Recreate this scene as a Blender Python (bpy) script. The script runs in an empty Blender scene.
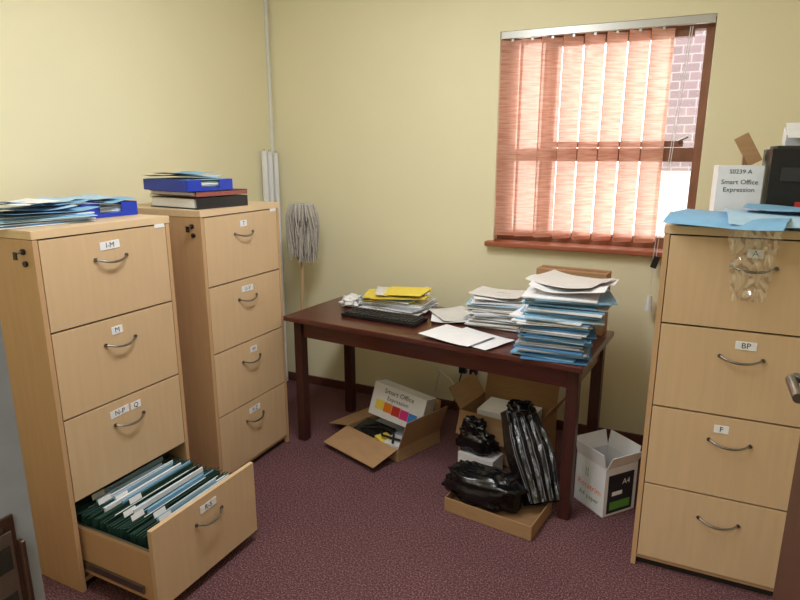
import bpy, math, random
from mathutils import Matrix, Vector, Euler, noise
R=math.radians
scene=bpy.context.scene
scene.view_settings.view_transform='Standard'
# ---------------------------------------------------------------- materials
def lin(c):
    c=c/255.0
    return c/12.92 if c<=0.04045 else ((c+0.055)/1.055)**2.4
def rgb(r,g,b): return (lin(r),lin(g),lin(b),1)
def mat(name,col,rough=0.6,metal=0.0,var=0.0,scale=(6,6,6),nscale=4,bump=0.0,bscale=80,spec=0.5,coat=0):
    m=bpy.data.materials.new(name); m.use_nodes=True
    nt=m.node_tree; b=nt.nodes['Principled BSDF']
    b.inputs['Base Color'].default_value=col
    b.inputs['Roughness'].default_value=rough
    b.inputs['Metallic'].default_value=metal
    b.inputs['Specular IOR Level'].default_value=spec
    b.inputs['Coat Weight'].default_value=coat
    tc=nt.nodes.new('ShaderNodeTexCoord')
    if var>0:
        mp=nt.nodes.new('ShaderNodeMapping'); mp.inputs['Scale'].default_value=scale
        n=nt.nodes.new('ShaderNodeTexNoise'); n.inputs['Scale'].default_value=nscale; n.inputs['Detail'].default_value=6
        cr=nt.nodes.new('ShaderNodeValToRGB')
        cr.color_ramp.elements[0].position=0.3; cr.color_ramp.elements[1].position=0.7
        cr.color_ramp.elements[0].color=tuple(x*(1-var) for x in col[:3])+(1,)
        cr.color_ramp.elements[1].color=tuple(min(1,x*(1+var)) for x in col[:3])+(1,)
        nt.links.new(tc.outputs['Object'],mp.inputs['Vector']); nt.links.new(mp.outputs[0],n.inputs['Vector'])
        nt.links.new(n.outputs['Fac'],cr.inputs['Fac']); nt.links.new(cr.outputs[0],b.inputs['Base Color'])
    if bump>0:
        n2=nt.nodes.new('ShaderNodeTexNoise'); n2.inputs['Scale'].default_value=bscale; n2.inputs['Detail'].default_value=4
        bp=nt.nodes.new('ShaderNodeBump'); bp.inputs['Strength'].default_value=bump; bp.inputs['Distance'].default_value=0.01
        nt.links.new(tc.outputs['Object'],n2.inputs['Vector']); nt.links.new(n2.outputs['Fac'],bp.inputs['Height'])
        nt.links.new(bp.outputs[0],b.inputs['Normal'])
    return m
M={}
M['wall']=mat('wall_paint_cream',rgb(236,229,194),0.75,var=0.03,nscale=1.0,scale=(1,1,1),bump=0.08,bscale=120)
M['ceil']=mat('ceiling_paint',rgb(238,238,236),0.8,bump=0.05)
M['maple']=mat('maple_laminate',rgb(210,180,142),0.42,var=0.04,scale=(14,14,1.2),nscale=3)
M['maple_shaded']=mat('maple_laminate_shaded',rgb(198,160,120),0.45,var=0.05,scale=(14,14,1.2),nscale=3)  # darker copy of the maple, shade on the cabinet sides put into its colour
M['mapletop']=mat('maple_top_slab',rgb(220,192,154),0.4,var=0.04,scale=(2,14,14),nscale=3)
M['dark']=mat('dark_gap',rgb(35,27,22),0.9)
M['mahog']=mat('mahogany_varnish',rgb(84,38,32),0.3,var=0.22,scale=(1.5,18,18),nscale=3,coat=0.3)
M['mahogleg']=mat('mahogany_leg',rgb(64,31,27),0.4,var=0.2,scale=(16,16,1.5),nscale=3)
M['timber']=mat('window_timber',rgb(130,86,64),0.5,var=0.15,scale=(8,8,2))
M['sill']=mat('sill_timber',rgb(158,88,58),0.45,var=0.15,scale=(2,10,10))
M['chrome']=mat('brushed_chrome',rgb(140,138,132),0.3,1.0)
M['black']=mat('black_plastic',rgb(18,18,20),0.4,bump=0.02)
M['blackgloss']=mat('black_bag_film',rgb(12,12,15),0.25,bump=0.6,bscale=22,spec=0.6)
M['bagstripe']=mat('bag_light_stripe',rgb(110,112,122),0.35)
M['white']=mat('white_paper',rgb(236,237,240),0.7,var=0.03)
M['offwhite']=mat('offwhite_paper',rgb(216,214,210),0.75,var=0.04)
M['greyp']=mat('grey_paper',rgb(172,178,188),0.75,var=0.05)
M['lblue']=mat('light_blue_card',rgb(128,178,214),0.65,var=0.06)
M['pblue']=mat('pale_blue_card',rgb(174,206,228),0.65,var=0.05)
M['mblue']=mat('mid_blue_card',rgb(84,140,190),0.6,var=0.06)
M['teal']=mat('teal_card',rgb(104,164,178),0.6,var=0.06)
M['blue']=mat('royal_blue_plastic',rgb(28,58,180),0.35,var=0.08)
M['maroon']=mat('maroon_binder',rgb(150,80,72),0.45)
M['yellow']=mat('yellow_folder',rgb(238,214,84),0.6,var=0.05)
M['green']=mat('green_hanging_file',rgb(24,60,50),0.6,var=0.12)
M['red']=mat('red_print',rgb(190,50,44),0.5)
M['orange']=mat('orange_print',rgb(230,130,30),0.5)
M['magenta']=mat('magenta_print',rgb(210,50,130),0.5)
M['cyanp']=mat('cyan_print',rgb(60,130,205),0.5)
M['greenp']=mat('green_print',rgb(90,150,60),0.5)
M['ink']=mat('ink_text',rgb(25,25,40),0.6)
M['card']=mat('cardboard',rgb(166,130,92),0.8,var=0.08,scale=(3,3,30),nscale=4)
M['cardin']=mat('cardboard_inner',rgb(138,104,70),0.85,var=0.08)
M['boxwhite']=mat('white_carton',rgb(226,227,230),0.6,var=0.03)
M['grey']=mat('grey_steel_frame',rgb(150,156,168),0.5,var=0.05)
M['brownmetal']=mat('bronze_lock_plate',rgb(96,72,60),0.35,0.7,var=0.15)
M['steel']=mat('worn_steel_plate',rgb(150,140,132),0.35,0.9,var=0.1)
M['door']=mat('door_dark_wood',rgb(84,52,40),0.42,var=0.18,scale=(14,14,1.5),nscale=3)
M['pvc']=mat('white_pvc',rgb(230,231,232),0.4)
M['tube']=mat('fluorescent_glass',rgb(238,240,244),0.15)
M['mop']=mat('mop_cotton',rgb(190,184,176),0.95,var=0.2,nscale=20)
M['stick']=mat('mop_stick',rgb(196,170,130),0.5,var=0.1,scale=(10,10,1))
M['keycap']=mat('keycap_dark',rgb(40,40,42),0.5)
M['skirt']=mat('skirting_dark',rgb(92,52,42),0.5,var=0.1)
M['rail']=mat('blind_rail_aluminium',rgb(190,190,184),0.35,0.3)
M['concrete']=mat('concrete_paving',rgb(190,186,180),0.9,var=0.1)

def carpet():
    m=bpy.data.materials.new('carpet_maroon'); m.use_nodes=True; nt=m.node_tree; b=nt.nodes['Principled BSDF']
    b.inputs['Roughness'].default_value=0.97; b.inputs['Specular IOR Level'].default_value=0.1
    tc=nt.nodes.new('ShaderNodeTexCoord')
    n=nt.nodes.new('ShaderNodeTexNoise'); n.inputs['Scale'].default_value=150; n.inputs['Detail'].default_value=4; n.inputs['Roughness'].default_value=0.8
    cr=nt.nodes.new('ShaderNodeValToRGB'); e=cr.color_ramp.elements
    e[0].position=0.36; e[0].color=rgb(66,40,45); e[1].position=0.66; e[1].color=rgb(178,142,140)
    x=cr.color_ramp.elements.new(0.52); x.color=rgb(110,74,79)
    n3=nt.nodes.new('ShaderNodeTexNoise'); n3.inputs['Scale'].default_value=2.2; n3.inputs['Detail'].default_value=3
    mx=nt.nodes.new('ShaderNodeMixRGB'); mx.blend_type='MULTIPLY'; mx.inputs[0].default_value=0.3
    bp=nt.nodes.new('ShaderNodeBump'); bp.inputs['Strength'].default_value=0.4; bp.inputs['Distance'].default_value=0.005
    L=nt.links.new
    L(tc.outputs['Object'],n.inputs['Vector']); L(tc.outputs['Object'],n3.inputs['Vector'])
    L(n.outputs['Fac'],cr.inputs['Fac']); L(cr.outputs[0],mx.inputs[1]); L(n3.outputs['Fac'],mx.inputs[2]); L(mx.outputs[0],b.inputs['Base Color'])
    L(n.outputs['Fac'],bp.inputs['Height']); L(bp.outputs[0],b.inputs['Normal'])
    return m
M['carpet']=carpet()
def blindmat():
    m=bpy.data.materials.new('blind_fabric_salmon'); m.use_nodes=True; nt=m.node_tree
    for n in list(nt.nodes): nt.nodes.remove(n)
    out=nt.nodes.new('ShaderNodeOutputMaterial'); d=nt.nodes.new('ShaderNodeBsdfDiffuse'); t=nt.nodes.new('ShaderNodeBsdfTranslucent')
    tr=nt.nodes.new('ShaderNodeBsdfTransparent')
    mx=nt.nodes.new('ShaderNodeMixShader'); mx.inputs[0].default_value=0.42
    mx2=nt.nodes.new('ShaderNodeMixShader'); mx2.inputs[0].default_value=0.08
    tc=nt.nodes.new('ShaderNodeTexCoord'); mp=nt.nodes.new('ShaderNodeMapping'); mp.inputs['Scale'].default_value=(6,6,70)
    n=nt.nodes.new('ShaderNodeTexNoise'); n.inputs['Scale'].default_value=1.6; n.inputs['Detail'].default_value=5
    cr=nt.nodes.new('ShaderNodeValToRGB'); e=cr.color_ramp.elements; e[0].position=0.35; e[1].position=0.65
    e[0].color=rgb(208,152,130); e[1].color=rgb(232,188,168)
    tr.inputs[0].default_value=rgb(250,225,212)
    L=nt.links.new
    L(tc.outputs['Object'],mp.inputs[0]); L(mp.outputs[0],n.inputs['Vector']); L(n.outputs['Fac'],cr.inputs[0])
    L(cr.outputs[0],d.inputs[0]); L(cr.outputs[0],t.inputs[0]); L(d.outputs[0],mx.inputs[1]); L(t.outputs[0],mx.inputs[2])
    L(mx.outputs[0],mx2.inputs[1]); L(tr.outputs[0],mx2.inputs[2]); L(mx2.outputs[0],out.inputs[0])
    return m
M['blind']=blindmat()
def clearmat(name,fac,col=(1,1,1,1),rough=0.05):
    m=bpy.data.materials.new(name); m.use_nodes=True; nt=m.node_tree
    for n in list(nt.nodes): nt.nodes.remove(n)
    out=nt.nodes.new('ShaderNodeOutputMaterial'); a=nt.nodes.new('ShaderNodeBsdfTransparent'); g=nt.nodes.new('ShaderNodeBsdfGlossy')
    a.inputs[0].default_value=col; g.inputs['Roughness'].default_value=rough
    mx=nt.nodes.new('ShaderNodeMixShader'); mx.inputs[0].default_value=fac
    nt.links.new(a.outputs[0],mx.inputs[1]); nt.links.new(g.outputs[0],mx.inputs[2]); nt.links.new(mx.outputs[0],out.inputs[0])
    return m
M['glass']=clearmat('window_glass',0.06)
M['film']=clearmat('clear_plastic_film',0.26,rough=0.16)
def brickmat():
    m=bpy.data.materials.new('exterior_brick'); m.use_nodes=True; nt=m.node_tree; b=nt.nodes['Principled BSDF']; b.inputs['Roughness'].default_value=0.9
    tc=nt.nodes.new('ShaderNodeTexCoord'); mp=nt.nodes.new('ShaderNodeMapping'); mp.inputs['Rotation'].default_value=(R(90),0,0)
    br=nt.nodes.new('ShaderNodeTexBrick'); br.inputs['Scale'].default_value=3.2
    br.inputs['Color1'].default_value=rgb(108,92,96); br.inputs['Color2'].default_value=rgb(98,84,88); br.inputs['Mortar'].default_value=rgb(128,120,122)
    br.inputs['Mortar Size'].default_value=0.02
    nt.links.new(tc.outputs['Object'],mp.inputs[0]); nt.links.new(mp.outputs[0],br.inputs['Vector']); nt.links.new(br.outputs[0],b.inputs['Base Color'])
    return m
M['brick']=brickmat()

# ---------------------------------------------------------------- mesh builder
class MB:
    def __init__(s): s.v=[];s.f=[];s.mi=[];s.sm=[];s.mats=[];s.T=Matrix.Identity(4)
    def slot(s,k):
        m=M[k]
        if m not in s.mats: s.mats.append(m)
        return s.mats.index(m)
    def raw(s,vs,fs,k,smooth=False,T=None):
        o=len(s.v); A=s.T if T is None else s.T@T
        s.v+= [A@Vector(p) for p in vs]; i=s.slot(k)
        for f in fs: s.f.append([o+j for j in f]); s.mi.append(i); s.sm.append(smooth)
    def box(s,c,d,k,rot=(0,0,0)):
        x,y,z=[q/2 for q in d]
        vs=[(-x,-y,-z),(x,-y,-z),(x,y,-z),(-x,y,-z),(-x,-y,z),(x,-y,z),(x,y,z),(-x,y,z)]
        fs=[(0,3,2,1),(4,5,6,7),(0,1,5,4),(1,2,6,5),(2,3,7,6),(3,0,4,7)]
        s.raw(vs,fs,k,False,Matrix.Translation(c)@Euler([R(a) for a in rot]).to_matrix().to_4x4())
    def tube(s,pts,r,k,n=10,rs=None):
        pts=[Vector(p) for p in pts]; vs=[];fs=[]
        up=Vector((0,0,1))
        for i,p in enumerate(pts):
            t=(pts[min(i+1,len(pts)-1)]-pts[max(i-1,0)]).normalized()
            a=t.cross(up)
            if a.length<0.05: a=t.cross(Vector((0,1,0)))
            a.normalize(); b=t.cross(a)
            rr=rs[i] if rs else r
            for j in range(n):
                an=2*math.pi*j/n; vs.append(p+rr*(math.cos(an)*a+math.sin(an)*b))
        for i in range(len(pts)-1):
            for j in range(n):
                fs.append((i*n+j,i*n+(j+1)%n,(i+1)*n+(j+1)%n,(i+1)*n+j))
        s.raw(vs,fs,k,True)
        s.raw([vs[j] for j in range(n)],[tuple(range(n))[::-1]],k); s.raw([vs[-n+j] for j in range(n)],[tuple(range(n))],k)
    def grid(s,fn,nu,nv,k,smooth=True,T=None):
        vs=[fn(i/nu,j/nv) for i in range(nu+1) for j in range(nv+1)]
        fs=[(i*(nv+1)+j,(i+1)*(nv+1)+j,(i+1)*(nv+1)+j+1,i*(nv+1)+j+1) for i in range(nu) for j in range(nv)]
        s.raw(vs,fs,k,smooth,T)
    def text(s,t,size,loc,rot,k):
        c=bpy.data.curves.new('t','FONT'); c.body=t; c.size=size; c.align_x='CENTER'; c.align_y='CENTER'; c.resolution_u=2
        o=bpy.data.objects.new('t',c); scene.collection.objects.link(o)
        dg=bpy.context.evaluated_depsgraph_get(); dg.update()
        me=bpy.data.meshes.new_from_object(o.evaluated_get(dg))
        s.raw([v.co.copy() for v in me.vertices],[tuple(p.vertices) for p in me.polygons],k,False,
              Matrix.Translation(loc)@Euler([R(a) for a in rot]).to_matrix().to_4x4())
        bpy.data.objects.remove(o); bpy.data.meshes.remove(me); bpy.data.curves.remove(c)
    def stack(s,c,w,d,h,n,ks,jit,rj,rng,rot=0,wj=0.0,lean=(0,0)):
        z=c[2]; t=h/n
        for i in range(n):
            tt=t*rng.uniform(0.6,0.97)
            ww=w*(1-rng.random()*wj); dd=d*(1-rng.random()*wj)
            s.box((c[0]+lean[0]*i/n+rng.uniform(-jit,jit),c[1]+lean[1]*i/n+rng.uniform(-jit,jit),z+t*(i+.5)),(ww,dd,tt),rng.choice(ks),(0,0,rot+rng.uniform(-rj,rj)))
    def sheet(s,c,w,d,rot,k,curl=0.01,tilt=(0,0),seed=0,bend=0,droop=0):
        def fn(u,v):
            x=(u-.5)*w; y=(v-.5)*d
            z=curl*(abs(u-.5)*2)**2.2*0.6+curl*0.6*(noise.noise(Vector((u*2+seed,v*2,seed)))+0.6)+bend*max(0,(u-.6))**2
            z-=droop*max(0,0.35-v)**2*8
            return (x,y,z)
        A=Matrix.Translation(c)@Euler((R(tilt[0]),R(tilt[1]),R(rot))).to_matrix().to_4x4()
        s.grid(fn,10,14,k,True,A)
    def build(s,name,loc=(0,0,0),rot=0,bevel=0,parent=None):
        me=bpy.data.meshes.new(name); me.from_pydata([tuple(v) for v in s.v],[],s.f)
        for m in s.mats: me.materials.append(m)
        for p,i,sm in zip(me.polygons,s.mi,s.sm): p.material_index=i; p.use_smooth=sm
        me.update()
        o=bpy.data.objects.new(name,me); scene.collection.objects.link(o)
        o.location=loc; o.rotation_euler=(0,0,R(rot))
        if bevel:
            m=o.modifiers.new('b','BEVEL'); m.width=bevel; m.segments=2; m.limit_method='ANGLE'; m.angle_limit=R(50)
        if parent: o.parent=parent
        return o

XL,XR,YB,ZC=-2.54,0.64,3.41,2.72
YF0,YF1=0.27,0.42
# ---------------------------------------------------------------- room shell
b=MB(); b.box(((XL+XR)/2,(YB-1.6)/2,-0.05),(XR-XL+0.4,YB+1.6+0.4,0.1),'carpet'); b.build('floor')
b=MB(); b.box(((XL+XR)/2,(YB-1.6)/2,ZC+0.05),(XR-XL+0.4,YB+1.6+0.4,0.1),'ceil'); b.build('ceiling')
b=MB(); b.box((XL-0.1,(YB-1.6)/2,ZC/2),(0.2,YB+1.6,ZC),'wall'); b.build('wall_left')
b=MB(); b.box((XR+0.1,(YB-1.6)/2,ZC/2),(0.2,YB+1.6,ZC),'wall'); b.build('wall_right')
b=MB(); b.box(((XL+XR)/2,-1.7,ZC/2),(XR-XL+0.4,0.2,ZC),'wall'); b.build('wall_corridor')
WX0,WX1,WZ0,WZ1=-1.0,0.05,1.11,2.25
b=MB()
y=YB+0.1
b.box(((XL-0.2+WX0)/2,y,ZC/2),(WX0-XL+0.2,0.2,ZC),'wall'); b.box(((XR+0.2+WX1)/2,y,ZC/2),(XR+0.2-WX1,0.2,ZC),'wall')
b.box(((WX0+WX1)/2,y,WZ0/2),(WX1-WX0,0.2,WZ0),'wall'); b.box(((WX0+WX1)/2,y,(WZ1+ZC)/2),(WX1-WX0,0.2,ZC-WZ1),'wall')
b.build('wall_back')
DX0,DX1,DZ=-0.748,0.24,2.05
b=MB(); y=(YF0+YF1)/2; t=YF1-YF0
b.box(((XL+DX0-0.05)/2,y,ZC/2),(DX0-0.05-XL,t,ZC),'wall'); b.box(((XR+DX1+0.05)/2,y,ZC/2),(XR-DX1-0.05,t,ZC),'wall')
b.box(((DX0+DX1)/2,y,(ZC+DZ+0.05)/2),(DX1-DX0+0.1,t,ZC-DZ-0.05),'wall'); b.build('wall_front')
b=MB(); b.box(((XL+XR)/2,YB-0.008,0.03),(XR-XL,0.014,0.06),'skirt'); b.build('baseboard_back',bevel=0.003)
b=MB(); b.box((XL+0.005,(YF1+YB-0.02)/2,0.03),(0.008,YB-YF1-0.03,0.06),'skirt'); b.build('baseboard_left',bevel=0.002)
b=MB()
for sx,x in ((1,DX0),(-1,DX1)):
    b.box((x-sx*0.025,y,DZ/2),(0.05,t+0.03,DZ),'grey')
    b.box((x+sx*0.006,YF0+0.02,DZ/2),(0.012,0.03,DZ),'grey')
b.box(((DX0+DX1)/2,y,DZ+0.025),(DX1-DX0+0.1,t+0.03,0.05),'grey')
b.box((DX0+0.002,YF1-0.032,1.05),(0.004,0.042,0.20),'brownmetal')
b.box((DX0+0.0045,YF1-0.032,1.05),(0.002,0.030,0.16),'steel')
b.box((DX0+0.006,YF1-0.032,1.095),(0.002,0.020,0.035),'dark'); b.box((DX0+0.006,YF1-0.032,1.022),(0.002,0.020,0.045),'dark')
b.box((DX0+0.006,YF1-0.008,1.055),(0.010,0.006,0.11),'brownmetal')
for zz in (1.138,0.962): b.tube([(DX0+0.004,YF1-0.032,zz),(DX0+0.007,YF1-0.032,zz)],0.005,'chrome')
b.build('trim_1',bevel=0.0015)
b=MB()
b.box((0,0.42,1.0),(0.042,0.84,2.0),'door')
for sgn in (-1,1):
    b.box((sgn*0.024,0.785,1.17),(0.006,0.04,0.2),'chrome')
    b.tube([(sgn*0.02,0.785,1.20),(sgn*0.055,0.785,1.20),(sgn*0.062,0.77,1.20),(sgn*0.062,0.68,1.198)],0.009,'chrome')
b.box((0,0.8405,1.15),(0.024,0.002,0.2),'chrome')
for zz in (0.3,1.0,1.7): b.tube([(0,-0.006,zz-0.05),(0,-0.006,zz+0.05)],0.009,'chrome')
b.build('door_1',loc=(0.266,0.45,0.006),rot=0,bevel=0.002)
# ---------------------------------------------------------------- window
b=MB(); fy=YB+0.11
cx=(WX0+WX1)/2; w=WX1-WX0; h=WZ1-WZ0
b.box((WX0+0.035,fy,(WZ0+WZ1)/2),(0.07,0.07,h),'timber'); b.box((WX1-0.02,fy,(WZ0+WZ1)/2),(0.04,0.07,h),'timber')
b.box((cx+0.015,fy,WZ0+0.03),(w-0.11,0.07,0.06),'timber'); b.box((cx+0.015,fy,WZ1-0.025),(w-0.11,0.07,0.05),'timber')
b.box((cx+0.015,fy,1.60),(w-0.11,0.065,0.07),'timber')
b.box((-0.74,fy,(WZ0+WZ1)/2),(0.06,0.06,h-0.1),'timber')
b.box((-0.37,fy-0.01,2.185),(0.66,0.05,0.03),'timber'); b.box((-0.37,fy-0.01,1.655),(0.66,0.05,0.03),'timber')
b.box((cx,fy+0.01,(WZ0+WZ1)/2),(w-0.1,0.004,h-0.1),'glass')
b.tube([(-0.06,fy-0.045,1.66),(-0.06,fy-0.06,1.67),(-0.02,fy-0.06,1.69)],0.006,'chrome')
b.build('window_1',bevel=0.002)
b=MB(); b.box(((WX0+0.02)/2-0.02,YB+0.005,WZ0-0.012),(w+0.0,0.13,0.026),'sill'); b.build('trim_2',bevel=0.004)
b=MB(); by=YB+0.015
b.box((cx,by,WZ1-0.02),(w-0.01,0.035,0.035),'rail')
nv=8
for i in range(nv):
    x=-0.935+i*0.108
    an=R([14,26,38,42,42,40,38,30][i])
    A=Matrix.Translation((x,by,0))@Matrix.Rotation(an,4,'Z')
    def fn(u,v,i=i):
        xx=(u-.5)*0.12; z=WZ1-0.045-v*(h-0.085)
        return (xx, 0.007*(1-(2*u-1)**2)+0.003*math.sin(v*3+i), z)
    b.grid(fn,6,8,'blind',True,A)
    b.box((x,by,WZ1-0.042),(0.012,0.006,0.02),'rail')
    b.box((x,by,WZ0+0.045),(0.105,0.004,0.022),'blind',(0,0,math.degrees(an)))
b.tube([(-0.12,YB-0.075,0.86+0.01),(-0.12,YB-0.075,1.12),(-0.1,YB-0.06,1.5),(-0.06,YB-0.0,2.2)],0.0018,'pvc',6)
b.tube([(-0.11,YB-0.075,1.0),(-0.105,YB-0.075,1.15),(-0.09,YB-0.06,1.5),(-0.05,YB-0.0,2.2)],0.0018,'pvc',6)
b.tube([(-0.12,YB-0.075,0.80),(-0.12,YB-0.075,0.88)],0.014,'pvc',10,[0.02,0.012])
b.box((-0.11,YB-0.078,1.06),(0.03,0.02,0.06),'dark',(0,15,0))
b.build('vertical_window_blind')
b=MB(); b.box((1.18,6.6,1.3),(2.9,0.3,4.6),'brick'); b.box((0.0,6.44,1.1),(0.55,0.02,0.7),'rail'); b.box((0.0,6.425,1.1),(0.45,0.02,0.6),'greyp')
b.build('exterior_brick_building')
b=MB(); b.box((0,9,-0.35),(30,10.5,0.1),'concrete'); b.build('exterior_ground')
b=MB(); b.box((XL+0.008,YB-0.03,2.15),(0.014,0.018,1.12),'pvc')
b.box((XL+0.01,YB-0.03,2.69),(0.018,0.04,0.04),'pvc'); b.build('wall_cable_conduit',bevel=0.002)

# ---------------------------------------------------------------- filing cabinets
CW,CD,CH=0.57,0.59,1.36
def bow(b,x,y,z,wd=0.066):
    pts=[];rs=[]
    for i in range(13):
        u=-1+2*i/12
        pts.append((x+u*wd,y-0.026*(1-abs(u)**3.0),z-0.014*(1-u*u))); rs.append(0.0032+0.0015*(1-abs(u)))
    b.tube(pts,0.005,'chrome',8,rs)
    for u in (-1,1): b.tube([(x+u*wd,y+0.001,z),(x+u*wd,y-0.006,z)],0.007,'chrome',10)
def label(b,x,y,z,t,w=0.05,rot=0):
    b.box((x,y-0.0012,z),(w,0.0016,0.03),'white',(0,rot,0))
    b.text(t,0.028,(x,y-0.0026,z),(90,0,0),'ink')
def cabinet(name,loc,rot,labels,openbottom=0.0,knob=True,rng=random.Random(1)):
    b=MB(); T=0.018; w,d,h=CW,CD,CH
    b.box((-w/2+T/2,d/2,h/2-0.015),(T,d,h-0.03),'maple_shaded'); b.box((w/2-T/2,d/2,h/2-0.015),(T,d,h-0.03),'maple_shaded')
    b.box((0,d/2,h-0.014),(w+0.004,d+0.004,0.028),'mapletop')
    b.box((0,d-T/2,h/2),(w-2*T,T,h-0.06),'maple_shaded'); b.box((0,d/2,0.035),(w-2*T,d-0.03,0.02),'maple_shaded')
    b.box((0,0.03,0.02),(w-2*T,0.015,0.04),'dark')
    z0=0.045; dh=(h-0.03-z0)/4
    b.box((0,0.3,z0+dh),(w-2*T,0.5,0.012),'dark')
    b.box((0,0.06,z0+2.5*dh),(w-2*T,0.01,dh*3),'dark')
    for i in range(4):
        zc=z0+dh*(i+.5)
        yo=-openbottom if i==0 else 0
        b.box((0,yo+T/2,zc),(w-2*T-0.006,T,dh-0.007),'maple')
        zh=zc+dh*0.20
        bow(b,0,yo,zh)
        for (t,dx) in labels[3-i]: label(b,dx,yo,zh+0.045,t,0.03+0.018*len(t),rng.uniform(-3,3))
    b.box((w/2-0.05,-0.001,h-0.035),(0.05,0.002,0.016),'white')
    if openbottom==0: b.box((0,0.05,z0+dh/2),(w-2*T,0.01,dh-0.01),'dark')
    if knob:
        for (yy,zz) in ((0.05,h-0.07),(0.045,h-0.11)):
            b.tube([(-w/2+0.002,yy,zz),(-w/2-0.008,yy,zz)],0.010,'black',14)
        b.tube([(-w/2-0.006,0.05,h-0.07),(-w/2-0.03,0.05,h-0.073)],0.004,'chrome')
        b.box((-w/2-0.03,0.05,h-0.08),(0.004,0.018,0.026),'black')
    if openbottom:
        o=openbottom; dl=0.5; hs=0.19; zs=z0+0.02
        yc=-o+T+dl/2
        for sx in (-1,1):
            b.box((sx*(w/2-T-0.02),yc,zs+hs/2),(0.012,dl,hs),'maple_shaded')
            b.tube([(sx*(w/2-T-0.02),-o+T,zs+hs+0.012),(sx*(w/2-T-0.02),-o+T+dl,zs+hs+0.012)],0.004,'chrome',8)
            b.box((sx*(w/2-T-0.009),-o+T+0.28,zs+0.04),(0.008,0.45,0.03),'chrome')
        b.box((0,yc,zs+0.006),(w-2*T-0.05,dl,0.01),'maple_shaded')
        n=26; ww=w-2*T-0.075
        for j in range(n):
            yy=-o+0.035+(o+0.06)*j/n
            lean=rng.uniform(-5,6); zt=zs+0.235+rng.uniform(-0.008,0.008)
            hh=0.21
            b.box((rng.uniform(-0.003,0.003),yy,zt-hh/2),(ww,0.003,hh),'green',(lean,0,0))
            b.tube([(-ww/2-0.012,yy,zt+0.0),(ww/2+0.012,yy,zt+0.0)],0.0022,'green',6)
            k=rng.choice(['white','pblue','lblue','white','greyp','white','pblue'])
            pw=rng.uniform(0.28,0.38); px=rng.uniform(-0.01,0.06)
            if j<n-1: b.box((px,yy+0.007,zt-0.105+rng.uniform(-0.004,0.02)),(pw,rng.uniform(0.003,0.007),0.21),k,(lean,0,rng.uniform(-1,1)))
            if j%3==0:
                xx=-ww/2+0.05+rng.uniform(0,0.10); b.box((xx,yy-0.003,zt+0.014),(0.055,0.0015,0.022),'white',(-15,0,0))
    return b.build(name,loc,rot,bevel=0.0015)
C1Y,C2Y=1.525,2.315
cabinet('filing_cabinet',(-1.895,C1Y,0),89,[[('I-M',0)],[('M',-0.01)],[('N-P',-0.04),('Q',0.035)],[('R-S',0)]],0.38,rng=random.Random(4))
cabinet('filing_cabinet',(-1.925,C2Y-0.005,0),90,[[('T',0)],[('U-V',0)],[('W',0.02)],[('X-Z',0)]])
cabinet('filing_cabinet',(-0.055+CW/2,2.30,0),0,[[('A',0)],[('BP',0.01)],[('F',-0.03)],[]],knob=False)

# ---------------------------------------------------------------- table
TL,TD,TH=1.61,0.62,0.75
TX,TY,TR=-1.085,2.81,-5.5
b=MB()
b.box((0,0,TH-0.014),(TL,TD,0.028),'mahog')
for sx in (-1,1):
    for sy in (-1,1):
        b.box((sx*(TL/2-0.05),sy*(TD/2-0.08),(TH-0.028)/2),(0.052,0.052,TH-0.028),'mahogleg')
    b.box((sx*(TL/2-0.05),0,TH-0.028-0.05),(0.022,TD-0.20,0.1),'mahog')
for sy in (-1,1): b.box((0,sy*(TD/2-0.08),TH-0.028-0.05),(TL-0.15,0.022,0.1),'mahog')
b.build('wooden_desk_table',(TX,TY,0),TR,bevel=0.004)
def tp(x,y,z=0.0):
    c,s_=math.cos(R(TR)),math.sin(R(TR)); return (TX+c*x-s_*y,TY+s_*x+c*y,TH+0.001+z)

b=MB(); b.box((0,0,0.010),(0.45,0.15,0.018),'black')
for r in range(5):
    for c in range(18): b.box((-0.208+c*0.0245,-0.05+r*0.025,0.022),(0.019,0.019,0.007),'keycap')
b.build('computer_keyboard',tp(-0.30,-0.085),-5,bevel=0.0015)
rng=random.Random(7); b=MB()
b.stack((0,0,0),0.38,0.22,0.05,8,['white','offwhite','greyp','pblue','white'],0.024,14,rng)
b.stack((-0.04,0.0,0.05),0.30,0.20,0.03,4,['yellow','white','mblue','white'],0.018,12,rng,rot=6)
b.box((0.03,-0.02,0.087),(0.31,0.215,0.008),'yellow',(0,-2,12)); b.sheet((0.03,0.0,0.094),0.30,0.21,24,'offwhite',0.014,seed=2)
b.box((0.06,-0.03,0.111),(0.25,0.19,0.003),'yellow',(2,-3,2))
b.build('document_pile',tp(-0.35,0.15),0)
# white plastic bag at the left end of the pile
def blob(b,c,r,k,seed,amp=0.25,nu=48,nv=32,T=None):
    def fn(u,v):
        th=u*2*math.pi; ph=v*math.pi
        p=Vector((math.cos(th)*math.sin(ph),math.sin(th)*math.sin(ph),-math.cos(ph)))
        s=1+amp*noise.noise(p*2.2+Vector((seed,0,0)))+amp*0.6*abs(noise.noise(p*5+Vector((0,seed,0))))
        s+=amp*0.35*abs(noise.noise(p*11+Vector((seed,seed,0))))
        q=Vector((abs(p.x)**.7*math.copysign(1,p.x),abs(p.y)**.7*math.copysign(1,p.y),abs(p.z)**.7*math.copysign(1,p.z)))
        return (c[0]+r[0]*q.x*s,c[1]+r[1]*q.y*s,max(c[2]-r[2],c[2]+r[2]*q.z*s))
    b.grid(fn,nu,nv,k,True,T)
b=MB(); blob(b,(0,0,0.03),(0.05,0.06,0.028),'pvc',21,0.4); b.build('white_plastic_bag',tp(-0.61,0.06),10)
b=MB(); b.sheet((0,0,0.004),0.21,0.26,20,'white',0.012,seed=2); b.sheet((-0.0,0.02,0.012),0.21,0.26,42,'offwhite',0.012,seed=5)
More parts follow.
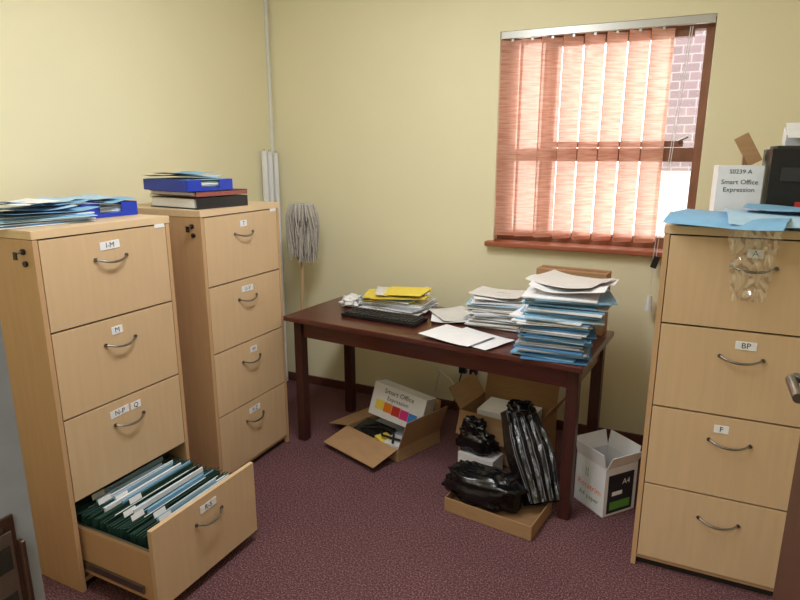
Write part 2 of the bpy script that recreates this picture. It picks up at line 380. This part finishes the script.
b.build('loose_paper_sheet',tp(0.0,0.12))
b=MB(); b.sheet((0.02,0,0.003),0.30,0.22,-22,'white',0.006,seed=9); b.sheet((-0.07,-0.01,0.01),0.30,0.22,-18,'white',0.006,seed=3)
b.build('loose_paper_sheet',tp(0.25,-0.18))
rng=random.Random(11); b=MB()
b.stack((0,0,0),0.29,0.22,0.135,24,['white','offwhite','white','greyp','pblue','white'],0.018,10,rng,wj=0.08)
b.sheet((0,0,0.139),0.27,0.21,14,'white',0.018,seed=4); b.sheet((-0.01,0.01,0.155),0.26,0.2,-8,'offwhite',0.014,seed=14)
b.text('FORM 4',0.02,(0.02,-0.03,0.174),(0,0,-6),'ink')
b.build('paper_stack',tp(0.27,0.13),4)
rng=random.Random(13); b=MB()
b.stack((0,0,0),0.29,0.30,0.15,20,['lblue','mblue','white','mblue','lblue','pblue','lblue','greyp'],0.018,8,rng,wj=0.08,lean=(0.015,0.0))
b.stack((0.015,0,0.15),0.32,0.29,0.13,19,['lblue','white','white','pblue','offwhite','white','teal','pblue','lblue'],0.028,12,rng,wj=0.08,lean=(0.04,-0.01))
b.sheet((0.07,0,0.288),0.31,0.30,-8,'white',0.035,seed=8); b.sheet((0.05,0.02,0.307),0.29,0.28,-18,'offwhite',0.026,seed=12)
b.build('file_folder_stack',tp(0.64,-0.16),3)
b=MB()
b.box((0,0.0,0.15),(0.34,0.11,0.30),'card'); b.box((0,0,0.301),(0.32,0.04,0.002),'cardin'); b.build('cardboard_box',tp(0.60,0.245),-5,bevel=0.003)

# ---------------------------------------------------------------- cartons
def carton(b,w,d,h,k='card',kin='cardin',flaps=(60,60,60,60),fl=None,T=0.004):
    fl=fl or min(w,d)/2
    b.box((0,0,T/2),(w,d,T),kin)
    b.box((0,-d/2+T/2,h/2),(w,T,h),k); b.box((0,d/2-T/2,h/2),(w,T,h),k)
    b.box((-w/2+T/2,0,h/2),(T,d-2*T,h),k); b.box((w/2-T/2,0,h/2),(T,d-2*T,h),k)
    fr,bk,lf,rt=flaps
    def fp(dirx,diry,base,width,ang,):
        if ang is None: return
        a=R(ang); L=fl
        off=Vector((dirx*math.sin(a),diry*math.sin(a),math.cos(a)))*(L/2)
        c=Vector(base)+off
        if diry: b.box(c,(width,T*0.8,L),k,(-diry*ang,0,0))
        else: b.box(c,(T*0.8,width,L),k,(0,dirx*ang,0))
    fp(0,-1,(0,-d/2+T/2,h),w*0.98,fr); fp(0,1,(0,d/2-T/2,h),w*0.98,bk)
    fp(-1,0,(-w/2+T/2,0,h),d*0.96,lf); fp(1,0,(w/2-T/2,0,h),d*0.96,rt)
b=MB(); carton(b,0.42,0.34,0.075,flaps=(103,2,104,20),fl=0.18)
b.box((0.0,0.0,0.025),(0.38,0.30,0.04),'greyp',(0,0,2))
b.box((-0.07,-0.08,0.06),(0.2,0.14,0.03),'black',(4,6,12)); b.box((0.06,-0.11,0.055),(0.12,0.08,0.02),'yellow',(0,8,-10))
b.box((0.12,-0.09,0.06),(0.1,0.12,0.02),'offwhite',(0,5,20))
b.tube([(-0.15,-0.12,0.075),(-0.05,-0.06,0.10),(0.05,-0.13,0.09),(0.15,-0.09,0.08)],0.007,'black')
b.tube([(-0.12,-0.14,0.08),(0.0,-0.09,0.11),(0.08,-0.07,0.10),(0.14,-0.14,0.08)],0.006,'black')
b.T=Matrix.Translation((0.01,0.03,0.11))@Euler((R(-14),R(8),R(14))).to_matrix().to_4x4()
b.box((0,0,0.095),(0.34,0.12,0.19),'boxwhite')
for i,k in enumerate(['yellow','orange','red','magenta','cyanp']):
    b.box((-0.11+i*0.055,-0.0608,0.07-0.003*i),(0.053,0.0015,0.055),k)
b.text('Smart Office',0.038,(0,-0.0625,0.158),(90,0,0),'ink'); b.text('Expression',0.032,(0,-0.0625,0.12),(90,0,0),'ink')
b.T=Matrix.Identity(4)
b.build('open_cardboard_carton',(-1.39,2.86,0.001),-20)
b=MB(); carton(b,0.44,0.30,0.25,flaps=(160,12,35,30),fl=0.13)
b.box((-0.12,-0.1512,0.16),(0.18,0.001,0.13),'boxwhite'); b.text('Ca',0.08,(-0.13,-0.1525,0.16),(90,0,0),'red')
b.box((0.0,0.02,0.14),(0.3,0.2,0.22),'white',(0,0,4))
b.build('open_cardboard_carton',(-0.76,3.0,0.001),-10)
b=MB(); b.box((0,0,0.05),(0.2,0.12,0.1),'boxwhite'); b.box((0,0,0.1005),(0.1,0.05,0.001),'orange'); b.text('PAPER',0.035,(0,-0.0608,0.05),(90,0,0),'cyanp')
b.build('printed_carton',(-0.83,2.745,0.001),-10,bevel=0.002)
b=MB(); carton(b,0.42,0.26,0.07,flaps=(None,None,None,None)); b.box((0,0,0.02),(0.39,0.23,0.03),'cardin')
b.build('cardboard_tray',(-0.64,2.42,0.001),-8,bevel=0.001)
b=MB(); blob(b,(0,0,0.075),(0.165,0.085,0.075),'blackgloss',3,0.35)
b.build('black_plastic_bag',(-0.71,2.41,0.04),-6)
b=MB(); blob(b,(0,0,0.06),(0.09,0.04,0.06),'blackgloss',9,0.4); blob(b,(-0.02,0.0,0.13),(0.05,0.03,0.05),'blackgloss',14,0.5)
b.build('black_plastic_bag',(-0.85,2.735,0.103),-6)
b=MB()
def fn(u,v):
    x=(u-.5)*0.21*(1-0.12*math.cos(v*6)); y=(v-.5)*0.44
    z=0.035+0.008*abs(math.sin(u*math.pi*5))+0.02*math.sin(v*3.2)+0.006*noise.noise(Vector((u*6,v*9,0)))
    return (x,y,z*(min(1,8*u*(1-u)+.1)))
b.grid(fn,60,30,'blackgloss'); b.grid(lambda u,v:((u-.5)*0.21*(1-0.12*math.cos(v*6)),(v-.5)*0.44,0.0),6,30,'blackgloss')
for i in range(5):
    u=(i+0.5)/5
    b.tube([((u-.5)*0.21*(1-0.12*math.cos(v/10*6)),(v/10-.5)*0.42,fn(u,v/10)[2]+0.0) for v in range(11)],0.0020,'bagstripe',6)
blob(b,(0.0,0.22,0.03),(0.06,0.04,0.025),'blackgloss',5,0.4)
o=b.build('bin_liner_pack',(-0.54,2.58,0.228)); o.rotation_euler=(R(46),R(0),R(38))
b=MB(); carton(b,0.19,0.19,0.24,'boxwhite','card',flaps=(14,10,16,25),fl=0.075)
b.text('Rotatrim',0.042,(0,-0.0962,0.11),(90,0,0),'orange'); b.text('A4 paper',0.034,(0.0,-0.0962,0.06),(90,0,0),'greenp'); b.text('||',0.05,(-0.02,-0.0962,0.18),(90,0,0),'greenp')
b.box((0.0958,0.0,0.11),(0.001,0.15,0.19),'ink'); b.text('A4',0.04,(0.0968,0.03,0.16),(90,0,90),'white'); b.box((0.0965,-0.0,0.05),(0.001,0.12,0.04),'greenp')
b.box((0.0965,-0.02,0.11),(0.001,0.06,0.02),'white')
b.build('paper_carton',(-0.209,2.70,0.001),-40)
b=MB(); yy=YB-0.005
b.box((-1.12,yy,0.30),(0.15,0.01,0.09),'pvc')
for dx in (-0.035,0.035): b.box((-1.12+dx,yy-0.022,0.295),(0.045,0.035,0.045),'black')
b.tube([(-1.155,yy-0.04,0.29),(-1.17,yy-0.06,0.2),(-1.2,yy-0.07,0.05),(-1.28,yy-0.09,0.012),(-1.45,yy-0.07,0.01)],0.004,'black',8)
b.tube([(-1.085,yy-0.04,0.29),(-1.07,yy-0.06,0.2),(-1.08,yy-0.08,0.03),(-1.02,yy-0.16,0.012)],0.004,'pvc',8)
b.tube([(-1.08,yy-0.03,0.27),(-1.16,yy-0.07,0.12),(-1.22,yy-0.05,0.22),(-1.3,yy-0.06,0.28),(-1.34,yy-0.03,0.1)],0.004,'pvc',8)
b.build('wall_power_socket',bevel=0.001)
# ---------------------------------------------------------------- corner items
b=MB()
for i,(x,y) in enumerate(((-2.508,3.255),(-2.508,3.312),(-2.506,3.37))):
    zt=1.60-0.006*i
    b.tube([(x,y,0.03),(x,y,zt)],0.019,'tube',16)
    for z0 in (0.002,zt): b.tube([(x,y,z0),(x,y,z0+0.025)],0.0195,'pvc',16)
    for dx in (-0.006,0.006): b.tube([(x+dx,y,zt+0.025),(x+dx,y,zt+0.037)],0.0015,'chrome',6)
b.build('fluorescent_tube_bundle')
b=MB(); mx,my=-2.14,3.135
b.tube([(mx-0.06,my,0.002),(mx-0.01,my+0.0,1.24)],0.011,'stick',12)
b.tube([(mx-0.01,my,1.20),(mx-0.01,my,1.27)],0.02,'mop',12)
rng=random.Random(3)
for i in range(200):
    a=rng.uniform(0,2*math.pi); r=rng.uniform(0.03,0.115); L=rng.uniform(0.2,0.34); wz=rng.uniform(-.03,.03)
    pts=[]
    for j in range(9):
        t_=j/8
        rr=r*math.sin(min(1,t_*2.2)*math.pi/2)*(1-0.35*max(0,t_-0.6))
        z=1.27+0.045*math.sin(min(1,t_*2.5)*math.pi)-max(0,t_-0.22)*L*1.25
        pts.append((mx-0.01+math.cos(a+wz*j*3)*rr,my+math.sin(a+wz*j*3)*rr*0.7,z))
    b.tube(pts,0.0048,'mop',5)
b.build('string_mop')
# ---------------------------------------------------------------- items on cabinets
ct=CH+0.001
rng=random.Random(21); b=MB()
b.stack((0,0,0),0.34,0.23,0.034,8,['lblue','pblue','pblue','white','mblue'],0.018,8,rng)
b.sheet((0.02,-0.02,0.038),0.34,0.23,14,'lblue',0.012,seed=3); b.sheet((-0.02,0.02,0.048),0.32,0.23,-10,'pblue',0.014,seed=6)
b.sheet((0.06,0.03,0.06),0.28,0.21,30,'lblue',0.014,seed=11); b.sheet((0.03,0.0,0.070),0.22,0.16,30,'pblue',0.01,seed=1)
b.sheet((-0.05,-0.03,0.072),0.2,0.2,10,'white',0.012,seed=16)
b.build('blue_folder_pile',(-2.12,1.39,ct),78)
def tray(b,w,d,h,k):
    b.box((0,0,0.003),(w,d,0.005),k); b.box((-w/2,0,h/2),(0.004,d,h),k); b.box((w/2,0,h/2),(0.004,d,h),k); b.box((0,d/2,h/2),(w,0.004,h),k)
    b.box((-w*0.35,-d/2,h/2),(w*0.3,0.004,h),k); b.box((w*0.35,-d/2,h/2),(w*0.3,0.004,h),k); b.box((0,-d/2,h*0.15),(w*0.4,0.004,h*0.3),k)
b=MB(); tray(b,0.24,0.33,0.055,'blue'); b.stack((0,0,0.008),0.21,0.30,0.03,5,['pblue','white','lblue'],0.006,3,rng)
b.sheet((0.0,-0.04,0.052),0.2,0.28,14,'lblue',0.016,seed=5); b.sheet((-0.02,0.0,0.064),0.2,0.26,-6,'pblue',0.012,seed=15)
b.build('letter_tray',(-2.22,1.69,ct),86)
b=MB()
for i,(k,h0) in enumerate((('black',0.0),('maroon',0.056))):
    hh=0.05 if i==0 else 0.022
    W,D=0.30,0.34
    b.box((0,0,h0+0.0015),(W,D,0.003),k); b.box((0,0,h0+hh-0.0015),(W,D,0.003),'black'); b.box((0,-D/2+0.002,h0+hh/2),(W,0.003,hh),k); b.box((W/2-0.002,0,h0+hh/2),(0.003,D,hh),k)
    b.box((-0.01,0.01,h0+hh/2),(W-0.03,D-0.03,hh-0.010),'white')
b.build('lever_arch_binder',(-2.12,2.235,ct),82)
b=MB(); tray(b,0.25,0.33,0.05,'blue'); b.stack((0,0,0.008),0.22,0.30,0.045,7,['pblue','white','lblue','mblue','green'],0.008,4,rng)
b.sheet((-0.03,0,0.056),0.21,0.3,12,'pblue',0.014,seed=4); b.sheet((-0.04,0,0.070),0.19,0.28,-5,'lblue',0.012,seed=9)
b.build('letter_tray',(-2.14,2.19,ct+0.0795),80)
b=MB(); rng=random.Random(5)
b.stack((0,0.01,0),0.46,0.22,0.03,6,['lblue','pblue','mblue','lblue'],0.012,4,rng)
b.sheet((-0.05,-0.08,0.034),0.36,0.28,-12,'lblue',0.008,seed=3,droop=0.03); b.sheet((0.12,-0.06,0.042),0.38,0.27,6,'pblue',0.010,seed=5,droop=0.03); b.sheet((0.14,-0.01,0.056),0.3,0.22,-6,'lblue',0.012,seed=7)
b.build('blue_folder_pile',(0.20,2.43,ct),-3)
b=MB(); b.box((0,0,0.1),(0.15,0.15,0.2),'boxwhite')
b.text('S0239 A',0.022,(0,-0.0762,0.178),(90,0,0),'ink'); b.text('Smart Office',0.024,(0,-0.0762,0.14),(90,0,0),'ink'); b.text('Expression',0.024,(0,-0.0762,0.112),(90,0,0),'ink')
for i in range(6): b.box((-0.055+i*0.022,-0.0758,0.02),(0.014,0.0012,0.014),'cyanp' if i%2 else 'ink')
b.build('printed_toner_box',(0.17,2.67,ct),4,bevel=0.002)
b=MB(); b.box((0,0,0.13),(0.03,0.05,0.26),'cardin'); b.box((0.0,0,0.26),(0.05,0.08,0.12),'card',(0,-30,0))
b.build('cardboard_offcut',(0.205,2.82,ct),0)
b=MB(); b.box((0,0,0.13),(0.25,0.3,0.26),'black'); b.box((0,-0.02,0.265),(0.22,0.24,0.012),'keycap'); b.box((0,-0.152,0.17),(0.18,0.006,0.05),'keycap')
b.box((0.03,0.08,0.30),(0.2,0.1,0.06),'pvc',(18,0,0)); b.box((0.03,0.02,0.328),(0.2,0.14,0.006),'white',(24,0,0)); b.box((-0.02,-0.153,0.06),(0.03,0.004,0.03),'red')
b.build('desktop_label_printer',(0.39,2.72,ct),0,bevel=0.012)
b=MB()
def fn(u,v):
    return ((u-.5)*0.15*(1-0.3*v)+0.012*noise.noise(Vector((u*3,v*4,2))),-0.008-0.03*abs(noise.noise(Vector((u*5,v*5,0)))),-v*0.24)
b.grid(fn,24,36,'film',True); b.build('clear_plastic_sleeve',(0.22,2.287,ct-0.002))

b=MB(); b.box((0,0,0.03),(1.24,0.2,0.05),'pvc'); b.tube([(-0.58,0.05,-0.012),(0.58,0.05,-0.012)],0.016,'tube'); b.tube([(-0.58,-0.05,-0.012),(0.58,-0.05,-0.012)],0.016,'tube')
b.build('added_ceiling_fitting',(-1.0,1.55,ZC-0.056),90)  # out-of-view fitting, added to go with the fill lights below it
def area(name,loc,rot,sx,sy,p,col):
    l=bpy.data.lights.new(name,'AREA'); l.shape='RECTANGLE'; l.size=sx; l.size_y=sy; l.energy=p; l.color=col
    o=bpy.data.objects.new(name,l); scene.collection.objects.link(o); o.location=loc; o.rotation_euler=[R(a) for a in rot]; return o
area('ceiling_fill_light',(-1.0,1.55,ZC-0.10),(0,0,90),1.2,0.25,22,(0.97,0.98,1.0))  # unseen area light added overhead as the main fill for the room
for i,yy in enumerate((1.15,1.95)):  # added fill points that brighten the upper walls and dark corners
    l=bpy.data.lights.new('upper_wall_fill','POINT'); l.energy=12; l.shadow_soft_size=0.12; l.color=(0.97,0.98,1.0)
    o=bpy.data.objects.new('upper_wall_fill',l); scene.collection.objects.link(o); o.location=(-1.0,yy,ZC-0.25)
area('corridor_lamp_light',(-0.6,-0.7,ZC-0.05),(0,0,0),1.2,0.6,38,(0.95,0.97,1.0))
w=bpy.data.worlds.new('World'); scene.world=w; w.use_nodes=True
bg=w.node_tree.nodes['Background']; bg.inputs[0].default_value=(1.0,0.98,0.97,1); bg.inputs[1].default_value=6.3
cam=bpy.data.cameras.new('camera'); cam.lens=27; cam.sensor_width=36; cam.clip_start=0.05
co=bpy.data.objects.new('camera',cam); scene.collection.objects.link(co); co.location=(0,0,1.6)
co.rotation_euler=(R(90-13.6),0,R(25.2)); scene.camera=co
